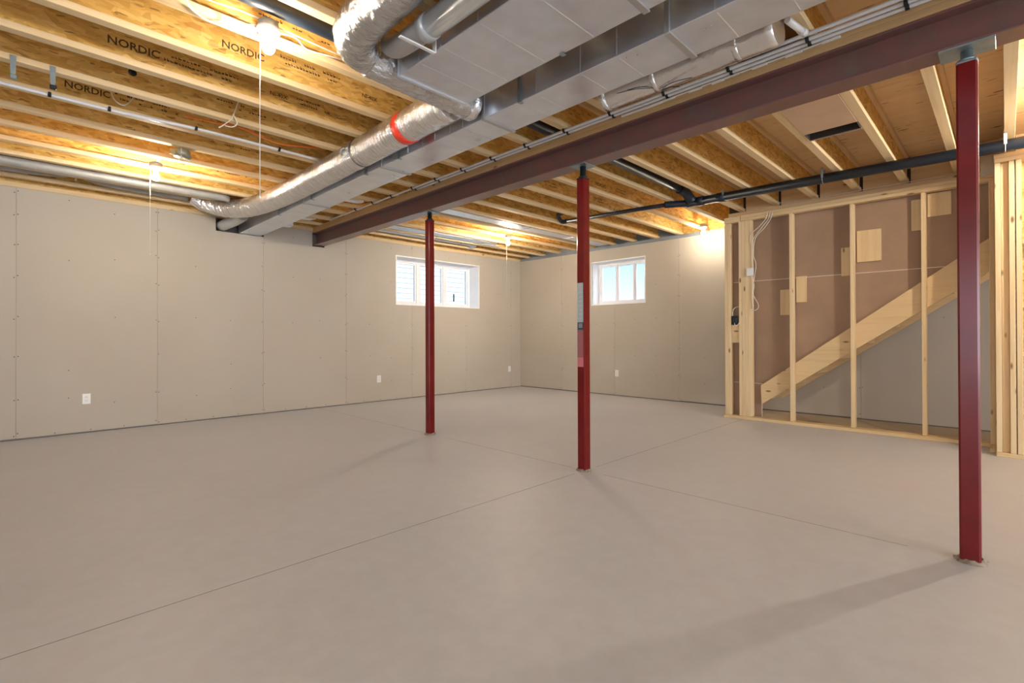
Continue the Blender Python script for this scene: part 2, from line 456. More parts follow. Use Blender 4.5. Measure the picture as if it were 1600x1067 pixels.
# wall_right
xs, zs, cl = rects_minus(-9.2, 7.6, -.1, ZW, [W2o])
mb = MB(); board(mb, xs, zs, cl, lambda u, w_, d: (XB+.0145+d*.34, u, w_))
wr = mb.build('wall_right', M_edge); tag(wr, kind='structure')
seamsB = [-9.2, -7.22, -6.0, -4.78, -3.56, -2.34, -1.12, .10, 1.31, 2.53, 3.755, 4.982, 6.20, YA-.001]
for y0, y1 in zip(seamsB, seamsB[1:]):
    xs, zs, cl = rects_minus(y0+.0012, y1-.0012, .014+rnd.uniform(-.003, .006), ZW, holesB)
    mb = MB(); off = rnd.uniform(0, .0015)
    board(mb, xs, zs, cl, lambda u, w_, d: (XB+off+d*.0127, u, w_))
    mb.build('drywall_panel', M_dry, wr)
pts = []
for s in seamsB[1:-1]:
    for z in (.05, .42, .86, 1.28, 1.72, 2.06, 2.38):
        for d in (-.014, .014):
            if rnd.random() < .8: pts.append((s+d, z+rnd.uniform(-.02, .02)))
    for z in (.36, .75, 1.32, 1.95):
        for d in (.41, .81):
            if rnd.random() < .7: pts.append((s+d, z+rnd.uniform(-.05, .05)))
screws(wr, [p for p in pts if not inside(*p, holesB) and p[0] > -.5], 'B')
MB().bbox(XB+.004, XB+.10, 2.6, YA, ZW+.002, ZW+.056).build('top_plate', M_rim, wr)
MB().box(XB+.075, XB+.10, 3.75, 7.5, ZJ+.001, ZS).build('rim_board', M_rim, wr)
MB().box(XB+.075, XB+.10, -9.2, 3.749, ZJ+.001, ZS).build('rim_board', M_osb, wr)
# unseen rear of the basement
wf = MB().box(-7.3, -7.2, -9.3, 7.6, -.1, 3.02).build('wall_rear', M_dry); tag(wf, kind='structure')
ws = MB().box(-7.3, 7.9, -9.3, -9.2, -.1, 3.02).build('wall_near', M_dry); tag(ws, kind='structure')

# ------------------------------------------------------------------ ceiling: subfloor sheets
ce = MB().box(-7.3, 8.0, -9.3, 7.6, ZS+.02, ZS+.12).build('ceiling', M_ply); tag(ce, kind='structure')
xb = [-7.2, -5.02, -3.80, -2.58, -1.36, -.14, 1.08, 2.30, 3.52, 4.735, 5.955, 7.175, 7.9]; yb = [-9.2, -7.32, -4.88, -2.44, 0.0, 2.44, 4.88, 7.5]
for i in range(len(xb)-1):
    for j in range(len(yb)-1):
        MB().box(xb[i]+.002, xb[i+1]-.002, yb[j]+.001, yb[j+1]-.001, ZS, ZS+.0195).build('subfloor_sheet', M_ply, ce)

# ------------------------------------------------------------------ windows
def window(name, base, P, u0, u1, z0, z1, bars, rail, D):
    """P(u, d, z): u along the wall, d depth outwards from the drywall face"""
    o = empty(name, base, kind='structure')
    def bx(mb, ua, ub, da, db, za, zb):
        q = [P(ua, da, za), P(ub, db, zb)]
        lo = [min(p[i] for p in q) for i in range(3)]; hi = [max(p[i] for p in q) for i in range(3)]
        mb.bbox(lo[0], hi[0], lo[1], hi[1], lo[2], hi[2], .002)
    for nm, q in (('jamb', (u0-.02, u0, .0, D, z0-.02, z1+.02)), ('jamb', (u1, u1+.02, .0, D, z0-.02, z1+.02)),
                  ('head', (u0, u1, .0, D, z1, z1+.02)), ('sill', (u0, u1, .0, D, z0-.02, z0))):
        mb = MB(); bx(mb, *q); mb.build(nm, M_vinyl, o)
    fw = .045
    mb = MB(); bx(mb, u0, u0+fw, D-.09, D-.005, z0, z1); bx(mb, u1-fw, u1, D-.09, D-.005, z0, z1)
    bx(mb, u0+fw, u1-fw, D-.09, D-.005, z0, z0+fw); bx(mb, u0+fw, u1-fw, D-.09, D-.005, z1-fw, z1)
    mb.build('frame', M_vinyl, o)
    edges = [u0+fw]+[q for b_ in bars for q in b_]+[u1-fw]
    for b0, b1 in bars:
        mb = MB(); bx(mb, b0, b1, D-.085, D-.02, z0+fw, z1-fw); mb.build('mullion', M_vinyl, o)
    for i in range(0, len(edges), 2):
        ua, ub = edges[i], edges[i+1]
        if rail:
            mb = MB(); r_ = rail
            bx(mb, ua, ua+r_, D-.07, D-.025, z0+fw, z1-fw); bx(mb, ub-r_, ub, D-.07, D-.025, z0+fw, z1-fw)
            bx(mb, ua+r_, ub-r_, D-.07, D-.025, z0+fw, z0+fw+r_); bx(mb, ua+r_, ub-r_, D-.07, D-.025, z1-fw-r_, z1-fw)
            sash = mb.build('sash', M_vinyl, o)
        mb = MB(); bx(mb, ua+rail*.9, ub-rail*.9, D-.05, D-.044, z0+fw+rail*.9, z1-fw-rail*.9); mb.build('pane', M_glass, o)
    return o
w1 = window('window_1', ((W1[0]+W1[1])/2, YA, W1[2]), lambda u, d, z: (u, YA+d, z), *W1, [(5.165, 5.235), (5.77, 5.84)], .03, .37)
mb = MB(); mb.bbox(6.02, 6.045, YA+.28, YA+.30, 1.75, 1.90, .004); mb.build('latch', M_dark, w1)
w2 = window('window_2', (XB, (W2[0]+W2[1])/2, W2[2]), lambda u, d, z: (XB+d, u, z), *W2, [(4.70, 4.722), (5.065, 5.087)], .022, .30)

# ------------------------------------------------------------------ exterior seen through the windows
gd = MB().box(-20, 60, 7.8, 60, 1.0, 1.15).build('ground', M_ground); tag(gd, kind='structure')
gd2 = MB().box(8.1, 60, -20, 7.79, 1.0, 1.15).build('ground', M_ground); tag(gd2, kind='structure')
hs = empty('neighbouring_house', (6.5, 13.0, 1.15), 'white lap-sided house outside, seen through the left wall window', 'house')
MB().box(2.0, 14.5, 13.0, 13.3, 1.15, 6.5).build('wall', M_siding, hs)
for i in range(34):
    z0 = 1.15+i*.155
    MB().add([(2.0, 12.985, z0+.155), (14.5, 12.985, z0+.155), (14.5, 12.955, z0), (2.0, 12.955, z0), (2.0, 12.999, z0+.155), (14.5, 12.999, z0+.155), (14.5, 12.999, z0), (2.0, 12.999, z0)],
             [(0, 3, 2, 1), (3, 7, 6, 2), (0, 1, 5, 4), (0, 4, 7, 3), (1, 2, 6, 5)]).build('siding_board', M_siding, hs)

# ------------------------------------------------------------------ I-joists
def text_mesh(s, size, x, y, z):
    cu = bpy.data.curves.new('lettering', 'FONT'); cu.body = s; cu.size = size; cu.extrude = .0003; cu.offset = size*.018; cu.resolution_u = 2
    o = bpy.data.objects.new('lettering', cu); COL.objects.link(o)
    dg = bpy.context.evaluated_depsgraph_get(); me = bpy.data.meshes.new_from_object(o.evaluated_get(dg))
    bpy.data.objects.remove(o); bpy.data.curves.remove(cu)
    me.transform(Matrix.Translation((x, y, z)) @ Matrix.Rotation(math.radians(90), 4, 'X'))
    return me
def lettering(par, s, size, x, y, z):
    q = par.parent.location; me = text_mesh(s, size, x-q.x, y-q.y, z-q.z)
    me.materials.clear(); me.materials.append(M_ink)
    o = bpy.data.objects.new('lettering', me); COL.objects.link(o); o.parent = par
def smudge(par, x, y, z, n, seed):
    """runs of small stamped strokes: print too fine to read"""
    r_ = random.Random(seed); mb = MB()
    for row in range(2):
        cx = x+row*.03
        for i in range(n):
            wd = r_.uniform(.008, .02); h = r_.uniform(.010, .02)
            if r_.random() < .2: cx += .05
            mb.box(cx, cx+wd, y-.0008, y-.0001, z-row*.033, z-row*.033+h*.55)
            if r_.random() < .6: mb.box(cx, cx+.004, y-.0008, y-.0001, z-row*.033, z-row*.033+h)
            cx += wd+.006
    o = mb.build('stamped_print', M_ink, par); o['kind'] = 'stuff'
ordn = ['first', 'second', 'third', 'fourth', 'fifth', 'sixth', 'seventh', 'eighth', 'ninth', 'tenth', 'eleventh', 'twelfth', 'thirteenth',
        'fourteenth', 'fifteenth', 'sixteenth', 'seventeenth', 'eighteenth', 'nineteenth', 'twentieth']
for k in range(17, -3, -1):
    if k == -1: continue
    y = JY[k]; x0, x1 = -7.2, (XB+.07 if k >= 6 else 6.78)
    what = 'wooden I-joist with OSB web' if k >= 6 else 'wooden I-joist stopping at the stair framing'
    j = empty('floor_joist', (x0, y, ZJ), f'{what}, {ordn[17-k]} out from the left drywall wall', 'joist', 'I-joists of the open ceiling')
    hw = .032
    MB().bbox(x0, x1, y-hw, y+hw, ZJ, ZJ+.038, .002).build('bottom_flange', M_flange, j)
    MB().bbox(x0, x1, y-hw, y+hw, ZS-.040, ZS-.002, .002).build('top_flange', M_flange, j)
    web = MB().box(x0, x1, y-.0048, y+.0048, ZJ+.037, ZS-.039).build('web', M_osb, j)
    yw = y-.0048
    if k == 8:
        lettering(web, 'NORDIC', .062, .86, yw, 2.815); lettering(web, 'NI-40X', .040, 1.77, yw, 2.823)
        lettering(web, 'NORDIC', .055, 4.66, yw, 2.80); smudge(web, 1.20, yw, 2.885, 16, 1); smudge(web, 5.05, yw, 2.84, 10, 2)
    if k == 9:
        lettering(web, 'NORDIC', .066, .37, yw, 2.815); lettering(web, 'NI-40X', .040, 1.28, yw, 2.82); smudge(web, .62, yw, 2.85, 17, 3); smudge(web, 1.47, yw, 2.85, 9, 4); smudge(web, 4.2, yw, 2.845, 9, 14); smudge(web, 5.2, yw, 2.845, 10, 15)
    if k == 10: MB().lathe((.547, yw-.0006, 2.862), [(.024, .0005), (.024, 0)], 16, 1).build('knockout_hole', M_clip, web)
    if k == 11:
        lettering(web, 'NORDIC', .064, .225, yw, 2.808); smudge(web, .5, yw, 2.85, 12, 5)
    if k == 7: smudge(web, .9, yw, 2.875, 10, 6); smudge(web, 1.25, yw, 2.87, 10, 7)
    if k in (10, 12, 14): smudge(web, 1.05+.1*k % .5, yw, 2.85, 10, 10+k); smudge(web, 4.4+.13*k, yw, 2.85, 9, 30+k)

# ------------------------------------------------------------------ steel beam, nailer, posts
bm = empty('steel_beam', (XP, 1.2, 2.445), 'red-oxide steel I-beam running over the red posts', 'beam')
y0, y1 = -9.1, YA+.05
MB().bbox(XP-.074, XP+.074, y0, y1, 2.445, 2.456, .002).build('bottom_flange', M_beam, bm)
MB().bbox(XP-.074, XP+.074, y0, y1, 2.624, 2.635, .002).build('top_flange', M_beam, bm)
MB().box(XP-.004, XP+.004, y0, y1, 2.456, 2.624).build('web', M_beam, bm)
nl = empty('nailer', (XP, 1.2, 2.635), 'doubled timber plate lying on top of the steel beam', 'timber plate')
for i in range(2):
    MB().bbox(XP-.082, XP+.066, y0, y1, 2.6352+i*.0378, 2.6728+i*.0378, .002).build('board', M_nail, nl)
def post(y, zt, sy, label, name='steel_post'):
    p = empty(name, (XP, y, 0), label, 'post', 'red steel posts under the beam')
    h = .0385
    MB().bbox(XP-h, XP+h, y-h, y+h, .004, zt, .008).build('tube', M_post, p)
    MB().bbox(XP-h-.001, XP+h+.001, y-h-.001, y+h+.001, zt-.012, zt+.006, .006).build('collar', M_dark if sy < .09 else M_greyst, p)
    mb = MB().lathe((XP, y, 0), [(.036, zt+.006), (.036, zt+.016), (.024, zt+.018), (.024, 2.435)], 20)
    mb.build('screw_jack', M_dark if sy < .09 else M_greyst, p)
    mb = MB().bbox(XP-.075, XP+.075, y-sy, y+sy, 2.4355, 2.4449, .002)
    mb.build('cap_plate', M_greyst, p)
    r_ = random.Random(int(y*100)); mb = MB(); prof = []
    n = 18; vs = []; fs = []
    for i, (rr, z) in enumerate(((.064, .0), (.056, .008), (.044, .016))):
        for q in range(n):
            th = 2*math.pi*q/n; q_ = rr*(1+r_.uniform(-.16, .16)); vs.append((XP+q_*math.cos(th), y+q_*math.sin(th), z+(r_.uniform(-.004, .006) if i else .0005)))
    for i in range(2):
        for q in range(n): fs.append((i*n+q, i*n+(q+1) % n, (i+1)*n+(q+1) % n, (i+1)*n+q))
    mb.add(vs, fs, True); mb.build('base_grout', M_mortar, p)
    return p
post(4.49, 2.352, .075, 'red square steel post furthest from the camera, before the left window')
p2 = post(2.4, 2.338, .075, 'red square steel post with grey sticker, in the middle of the floor')
p3 = post(.125, 2.378, .10, 'nearest red steel post, in front of the open stair framing')
xf = XP-.0385-.0006
for nm, mt, z0, z1 in (('sticker', M_stick, 1.185, 1.50), ('sticker_band', M_stick_d, 1.125, 1.185), ('clear_sticker', plain('clear_sticker', (.34, .12, .13), .3), .905, 1.125), ('red_label', M_stick_r, .83, .905)):
    MB().box(xf-.0004, xf+.0003, 2.4-.026, 2.4+.03, z0, z1).build(nm, mt, p2)
mb = MB()
for i in range(7): mb.box(xf-.0009, xf-.0004, 2.4-.02, 2.4+.024-.006*(i % 3), 1.21+i*.035, 1.217+i*.035)
for i in range(3): mb.box(xf-.0009, xf-.0004, 2.4-.018, 2.4+.02, 1.145+i*.012, 1.150+i*.012)
mb.build('sticker_print', M_print_w, p2)['kind'] = 'stuff'

# ------------------------------------------------------------------ ducts
def rect_duct(name, label, x0, x1, y0, y1, z0, z1, beads, cleats, extra=()):
    d = empty(name, ((x0+x1)/2, (y0+y1)/2, z0), label, 'duct')
    MB().bbox(x0, x1, y0, y1, z0, z1, .003).build('body', M_galv, d)
    for y in beads:
        mb = MB().prism([(y-.004, z0+.0005), (y+.004, z0+.0005), (y, z0-.0022)], 0, x0+.02, x1-.012)
        mb.prism([(x0+.0005, y-.004), (x0-.0035, y), (x0+.0005, y+.004)], 2, z0+.01, z1-.01)
        mb.build('stiffening_bead', M_galv, d)
    for y in cleats:
        mb = MB().bbox(x0-.006, x1+.006, y-.016, y+.016, z0-.009, z0-.0005, .002)
        mb.bbox(x0-.009, x0-.0005, y-.013, y+.013, z0-.006, z1-.01, .002)
        mb.build('drive_cleat', M_galv_d, d)
    return d
d1 = rect_duct('trunk_duct', 'wide galvanised trunk duct whose end meets a foil-wrapped branch', 1.452, 1.918, -3.0, 2.31, 2.48, 2.706,
               [-.9, -.6, -.3, 0, .3, .56, .80, 1.36, 1.66, 1.93, 2.12], [1.09, -1.2])
MB().bbox(1.446, 1.924, 2.292, 2.314, 2.472, 2.708, .003).build('end_collar', M_galv, d1)
d2 = rect_duct('return_duct', 'long galvanised duct running beside the steel beam into the left wall', 2.125, 2.40, -3.0, YA+.03, 2.48, 2.706,
               [-.9, -.6, -.3, 0, .3, .62, .88, 1.375, 1.602, 1.92, 2.05, 2.588, 2.727, 2.90, 3.06, 3.25], [1.10, 2.375, 3.64, 5.2])
mb = MB()
for (d_, x_, ys) in ((d2, 2.117, (2.05, 3.37, 3.9, 5.0, 5.9)),):
    for y in ys:
        mb = MB().bbox(x_-.001, x_+.001, y-.012, y+.012, 2.475, 2.70, .0004).bbox(x_-.001, x_+.03, y-.012, y+.012, 2.4735, 2.4765, .001)
        mb.build('hanger_strap', M_greyst, d_)
for y in (1.55,):
    MB().bbox(1.90, 1.927, y-.012, y+.012, 2.4735, 2.4765, .001).bbox(1.9255, 1.9275, y-.012, y+.012, 2.475, 2.70, .0004).build('hanger_strap', M_greyst, d1)
mb = MB().bbox(1.445, 1.447, 1.40, 1.404, 2.50, 2.70, .0004); mb.tube(spline([(1.446, 1.402, 2.53), (1.44, 1.40, 2.49), (1.452, 1.405, 2.475), (1.47, 1.40, 2.474)]), .003, 6)
mb.build('hanger_wire', M_dark, d1)
MB().bbox(2.40, 2.52, 6.5, 6.62, 2.50, 2.6, .01).build('end_boot', M_galv, d2)
def wrinkle(seed, n, amp, r0):
    r_ = random.Random(seed); rows = {}
    def f(i, k):
        if i not in rows: rows[i] = (r_.uniform(-1, 1), [r_.uniform(-1, 1) for _ in range(n)])
        a_, b_ = rows[i]
        return r0*(1+amp*(.7*a_*(1 if i % 2 else -1)+.6*b_[k]))
    return f
# foil-wrapped cross branch under the end of the trunk
cb = empty('foil_wrapped_branch', (1.65, 2.42, 2.58), 'straight foil-taped branch duct crossing under the trunk duct end', 'duct')
pth = spline([(1.33, 2.425, 2.585), (1.50, 2.42, 2.575), (1.75, 2.425, 2.57), (1.98, 2.43, 2.57), (2.07, 2.43, 2.572)], 8)
MB().tube(pth, .1, 20, rf=wrinkle(1, 20, .035, .098)).build('sleeve', M_foil_r, cb)
mb = MB().tube([(2.02, 2.43, 2.572), (2.075, 2.43, 2.572), (2.10, 2.43, 2.572)], [.104, .104, .07], 20); mb.build('end_cap', M_tape_foil, cb)
# elbow hose going back overhead
el = empty('foil_elbow_hose', (1.2, 2.1, 2.6), 'fat crinkled foil hose bending overhead from the branch duct', 'hose')
pth = spline([(1.40, 2.42, 2.585), (1.30, 2.41, 2.588), (1.21, 2.33, 2.60), (1.185, 2.18, 2.615), (1.19, 1.9, 2.63), (1.20, 1.55, 2.64), (1.2, 1.0, 2.65), (1.2, -.4, 2.65)], 9)
rr = [.125-.022*max(0, 1-i/12) for i in range(len(pth))]
wr1 = wrinkle(2, 22, .028, 1.0)
MB().tube(pth, .1, 22, rf=lambda i, k: rr[i]*wr1(i, k)*.85).build('jacket', M_foil_r, el)
# long flex hose towards the left wall
fx = empty('foil_flex_hose', (1.98, 4.5, 2.58), 'long silver foil flex hose with a red tape band', 'hose')
pth = spline([(1.96, 2.50, 2.575), (1.965, 2.8, 2.575), (1.975, 3.3, 2.575), (1.98, 3.9, 2.572), (1.985, 4.6, 2.57), (1.985, 5.3, 2.572), (1.965, 5.9, 2.585), (1.90, 6.35, 2.60), (1.78, 6.68, 2.635), (1.62, 6.86, 2.70), (1.50, 6.9, 2.76)], 14)
wf1 = wrinkle(5, 24, .016, 1.0); wf2 = wrinkle(6, 24, .045, 1.0)
nP = len(pth)
def rfx(i, k):
    u = i/nP; base = .112 if u < .62 else .112-.012*(u-.62)/.38
    if 40 < i < 45: base *= .955
    return base*(wf2(i, k) if u > .66 else wf1(i, k))
fj = MB().tube(pth, .11, 24, rf=rfx).build('jacket', M_foil, fx)
def ring(mb, c, r_, wd, ax=1):
    mb.lathe(c, [(r_, -wd/2), (r_+.002, -wd/2), (r_+.002, wd/2), (r_, wd/2)], 28, ax)
mb = MB(); ring(mb, (1.972, 3.03, 2.575), .1125, .075); mb.build('red_tape', M_redtape, fj)
mb = MB(); mb.torus((1.98, 3.70, 2.573), .1125, .0035, 1, 28, 6); mb.build('black_tie', M_clip, fj)
mb = MB(); mb.tube(spline([(1.87, 3.70, 2.55), (1.865, 3.78, 2.53), (1.868, 3.84, 2.57), (1.86, 3.79, 2.60), (1.862, 3.72, 2.58)]), .012, 8); mb.build('foil_knot', M_foil_r, fj)
# wall boot of the hose
wb = empty('wall_boot', (1.93, 7.25, 2.56), 'short pale round duct boot in the hole at the left wall top', 'duct boot')
MB().tube(spline([(1.93, 7.40, 2.555), (1.935, 7.22, 2.555), (1.97, 7.0, 2.57), (2.0, 6.75, 2.60)], 6), .068, 20).build('pipe', M_vent, wb)
# grey vent pipe beside the trunk
vp = empty('grey_vent_pipe', (1.33, 0, 2.5), 'smooth grey round vent pipe along the trunk duct', 'pipe')
MB().tube([(1.36, -3.0, 2.525), (1.36, 1.92, 2.525)], .056, 24).build('pipe', M_vent, vp)
MB().tube([(1.36, 1.88, 2.525), (1.36, 1.935, 2.525)], .060, 24).build('coupling_ring', M_vent, vp)
MB().tube(spline([(1.36, 1.93, 2.53), (1.36, 2.08, 2.535), (1.37, 2.20, 2.56), (1.375, 2.27, 2.60)]), .053, 20).build('elbow', M_galv_d, vp)
mb = MB().bbox(1.24, 1.440, 1.955, 1.975, 2.455, 2.463, .002).bbox(1.434, 1.440, 1.95, 1.98, 2.455, 2.56, .002)
mb.build('bracket', M_white, vp)
# foil wrapped duct to the right of the return duct
fo = empty('foil_insulated_duct', (2.72, 1.3, 2.62), 'short foil-wrapped duct under the joists between return duct and water pipes', 'duct')
pth = [(2.77+.004*math.sin(i), .82+.05*i, 2.665) for i in range(22)]
MB().tube(pth, .085, 20, rf=wrinkle(8, 20, .02, .088)).build('sleeve', M_foil_s, fo)
for y in (1.02, 1.50, 1.86):
    mb = MB(); ring(mb, (2.77, y, 2.665), .0885, .03); mb.build('foil_band', M_tape_foil, fo)
for i, (p, q) in enumerate((((2.70, 1.5, 2.575), (2.62, 1.62, 2.57)), ((2.72, 1.5, 2.576), (2.66, 1.72, 2.60)), ((2.75, 1.48, 2.575), (2.70, 1.25, 2.54)), ((2.78, 1.48, 2.575), (2.73, 1.34, 2.53)))):
    m_ = [(p[j]+q[j])/2+(.01 if j == 2 else 0) for j in range(3)]
    MB().tube(spline([p, m_, q], 4), .0022, 5).build('loose_wire', M_dark, fo)

# ducts in the joist bays
def bay_pipe(name, label, cat, pts, r_, mat, group=None):
    o = empty(name, tuple(pts[0]), label, cat, group)
    MB().tube(spline(pts, 10) if len(pts) > 2 else pts, r_, 18).build('pipe', mat, o)
    return o
y14 = JY[14]
p = bay_pipe('round_duct', 'galvanised round duct under the joists near the left wall, behind the lit bulb', 'duct', [(-3.1, 6.46, 2.70), (0, 6.46, 2.70), (1.2, 6.46, 2.705), (1.76, 6.47, 2.71)], .045, M_dull)
p2_ = empty('sagging_flex_duct', (.5, 6.88, 2.75), 'grey flexible duct sagging along the joist bay above the left wall', 'duct')
pth = spline([(-3.1, 6.9, 2.79), (-1.0, 6.9, 2.77), (-.1, 6.89, 2.765), (.25, 6.89, 2.785), (.45, 6.88, 2.80), (.75, 6.89, 2.765), (1.1, 6.9, 2.765), (1.44, 6.905, 2.765)], 9)
MB().tube(pth, .06, 16, rf=lambda i, k: .062 if abs(pth[i].x-.43) > .08 else .05).build('jacket', M_dull, p2_)
MB().bbox(.425, .44, 6.82, 6.96, 2.73, 2.745, .003).build('tie', M_lum_x, p2_)
sd = empty('stack_duct', (5.5, 5.16, 2.70), 'flat pale grey sheet duct in a joist bay beyond the beam', 'duct')
MB().bbox(3.3, 7.5, 5.05, 5.26, 2.706, 2.78, .004).build('body', M_galv, sd)
for x in (5.46, 6.5): MB().bbox(x-.015, x+.015, 5.047, 5.263, 2.700, 2.712, .002).build('cleat', M_galv_d, sd)
rb = empty('bay_duct', (4.9, 6.6, 2.72), 'bluish round supply duct in the joist bay above the left window', 'duct')
MB().tube([(3.4, 6.92, 2.78), (5.75, 6.92, 2.78)], .062, 20).build('pipe', M_galv, rb)
MB().tube(spline([(5.72, 6.92, 2.78), (5.9, 6.92, 2.78), (6.0, 7.0, 2.775), (6.02, 7.2, 2.77)], 6), .064, 18).build('elbow', M_galv, rb)
MB().bbox(5.85, 6.2, 6.5, 6.62, 2.705, 2.71, .001).build('strap', M_white, rb)
rb2 = empty('bay_duct', (4.9, 6.5, 2.72), 'second bluish sheet duct, in the joist bay next to the window one', 'duct')
MB().bbox(3.4, 6.05, 6.40, 6.62, 2.715, 2.78, .004).build('body', M_galv, rb2)
wd = empty('bay_duct', (2.7, 5.9, 2.72), 'short white duct stub between joists, beside the beam nailer', 'duct')
MB().tube([(2.42, 5.62, 2.76), (2.95, 5.62, 2.76), (3.02, 5.62, 2.76)], [.055, .055, .03], 18).build('stub', M_white, wd)
wd2 = empty('bay_duct', (2.7, 6.9, 2.72), 'white duct stub nearest the left wall, beside the beam nailer', 'duct')
MB().tube([(2.42, 6.9, 2.76), (2.9, 6.9, 2.76), (2.98, 6.9, 2.76)], [.055, .055, .03], 18).build('stub', M_white, wd2)
MB().tube(spline([(3.02, 5.63, 2.72), (2.98, 5.5, 2.70), (3.03, 5.42, 2.71), (3.06, 5.5, 2.74)]), .004, 6).build('tie', M_clip, wd)
# panned joist bay over the stair side with the dark slot
pn = empty('joist_bay_pan', (4.2, .97, 2.72), 'smooth board closing a joist bay, ending in a dark slot', 'panel')
MB().bbox(3.32, 4.53, JY[2]+.033, JY[3]-.033, 2.705, 2.7105, .001).build('board', plain('hardboard_pan', (.60, .41, .27), .45, 0, .08, 4), pn)
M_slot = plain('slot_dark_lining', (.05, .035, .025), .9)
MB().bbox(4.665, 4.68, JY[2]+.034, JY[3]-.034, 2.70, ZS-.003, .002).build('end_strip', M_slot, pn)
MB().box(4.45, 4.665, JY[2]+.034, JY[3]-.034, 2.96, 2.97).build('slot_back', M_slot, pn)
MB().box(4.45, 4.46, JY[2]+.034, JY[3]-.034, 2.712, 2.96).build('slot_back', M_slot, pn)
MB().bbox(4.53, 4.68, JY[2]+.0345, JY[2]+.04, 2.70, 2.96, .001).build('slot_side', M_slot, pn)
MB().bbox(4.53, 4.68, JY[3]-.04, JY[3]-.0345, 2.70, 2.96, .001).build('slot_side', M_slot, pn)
MB().bbox(4.682, 4.70, JY[2]+.034, JY[3]-.034, 2.70, 2.712, .002).build('slot_lip', M_galv_d, pn)

# ------------------------------------------------------------------ water pipes on the nailer, with clips
def clip(loc, along, label, grp):
    c_ = empty('pipe_clip', loc, label, 'clip', grp)
    mb = MB()
    ax = 1 if along == 'y' else 0
    pts = []
    for i in range(13):
        th = math.pi*(1.0+i/12); u = .0135*math.cos(th); v_ = .0135*math.sin(th)
        pts.append((loc[0]+u, loc[1], loc[2]+v_) if ax else (loc[0], loc[1]+u, loc[2]+v_))
    for dd in (-.006, 0, .006):
        q = [(p[0]+(0 if ax else dd), p[1]+(dd if ax else 0), p[2]) for p in pts]; mb.tube(q, .0035, 6)
    mb.build('hook', M_clip, c_)
    if ax: MB().bbox(loc[0]-.026, loc[0]-.012, loc[1]-.008, loc[1]+.008, loc[2]-.004, loc[2]+.012, .002).build('lug', M_clip, c_)
    else: MB().bbox(loc[0]-.008, loc[0]+.008, loc[1]-.026, loc[1]-.012, loc[2]-.004, loc[2]+.012, .002).build('lug', M_clip, c_)
    return c_
PZ = 2.697
px = empty('water_pipe', (3.10, 1, PZ), 'white plastic water pipe closest to the beam nailer', 'pipe', 'white water pipes beside the beam')
MB().tube(spline([(3.105, -3, PZ), (3.105, .6, PZ), (3.10, 2.2, PZ), (3.105, 4.0, PZ), (3.11, 4.6, PZ)], 6), .011, 12).build('pipe', M_pex, px)
px = empty('water_pipe', (3.05, 1, PZ), 'white plastic water pipe running the whole beam length, second from nailer', 'pipe', 'white water pipes beside the beam')
MB().tube(spline([(3.058, -3, PZ), (3.058, .6, PZ), (3.055, 2.2, PZ), (3.055, 4.0, PZ), (3.06, 5.2, PZ), (3.07, 6.6, PZ)], 6), .011, 12).build('pipe', M_pex, px)
px = empty('water_pipe', (3.01, 0, PZ), 'white plastic water pipe ending near the foil duct, third from nailer', 'pipe', 'white water pipes beside the beam')
MB().tube([(3.005, -3, PZ), (3.005, .2, PZ), (3.0, .9, PZ), (2.995, 1.9, PZ+.004)], .011, 12).build('pipe', M_pex, px)
n = 0
for k in range(1, 15):
    y = JY[k]
    for i, x in enumerate((3.104, 3.057)):
        if i == 0 and k > 11: continue
        clip((x, y, PZ), 'y', f'black plastic clip on {"nailer-side" if i == 0 else "outer"} white pipe, under the {ordn[17-k]} joist from the left wall', 'black clips on the water pipes')
px = empty('water_pipe', (2.8, .77, 2.63), 'short thick white pipe stub ending beside the foil duct', 'pipe')
MB().tube([(2.72, .765, 2.655), (2.90, .735, 2.655)], .016, 14).build('pipe', M_white, px)
MB().tube([(2.872, .740, 2.655), (2.905, .734, 2.655)], .019, 14).build('end_cap', M_white, px)
fi = empty('foam_strip', (3.11, 1.2, 2.68), 'white foam strip torn along the nailer edge', 'strip')
mb = MB(); r_ = random.Random(4); y = .62
while y < 1.9:
    l = r_.uniform(.03, .1); mb.bbox(3.118+r_.uniform(0, .004), 3.132, y, y+l, 2.672+r_.uniform(0, .012), 2.69, .002); y += l+.0005
mb.build('strip', M_white, fi)
# pipe under joist eleven, left of the ducts
yj = JY[11]
px = empty('water_pipe', (1, yj-.1, 2.70), 'white plastic pipe clipped along a joist left of the foil hose', 'pipe')
MB().tube(spline([(-3, yj-.07, 2.698), (.14, yj-.075, 2.698), (.6, yj-.09, 2.698), (1.0, yj-.14, 2.698), (1.6, yj-.14, 2.698), (1.95, yj-.13, 2.70)], 6), .011, 12).build('pipe', M_pex, px)
for x, yy, wh in ((.15, yj-.078, 'furthest left'), (.46, yj-.088, 'beside the hanging cable loop'), (.98, yj-.138, 'above the metal junction box'), (1.6, yj-.14, 'nearest the foil hose')):
    clip((x, yy, 2.698), 'x', f'black clip on joist-side white pipe, {wh}', 'clips of the joist-side pipe')
mb = MB()
for i, (x, wh) in enumerate(((-.02, 'on the left edge'), (.152, 'right of the edge one'))):
    b_ = empty('metal_bracket', (x, 4.13, 2.66), f'small steel nail bracket hanging from a joist, {wh}', 'bracket', 'steel nail brackets')
    MB().prism([(x-.014, 2.74), (x+.014, 2.74), (x+.012, 2.635), (x+.004, 2.615), (x-.005, 2.615), (x-.011, 2.64)], 1, 4.122, 4.126).build('strap', M_greyst, b_)
    MB().bbox(x-.014, x+.018, 4.115, 4.135, 2.60, 2.625, .003).build('hook', M_dark if i else M_greyst, b_)

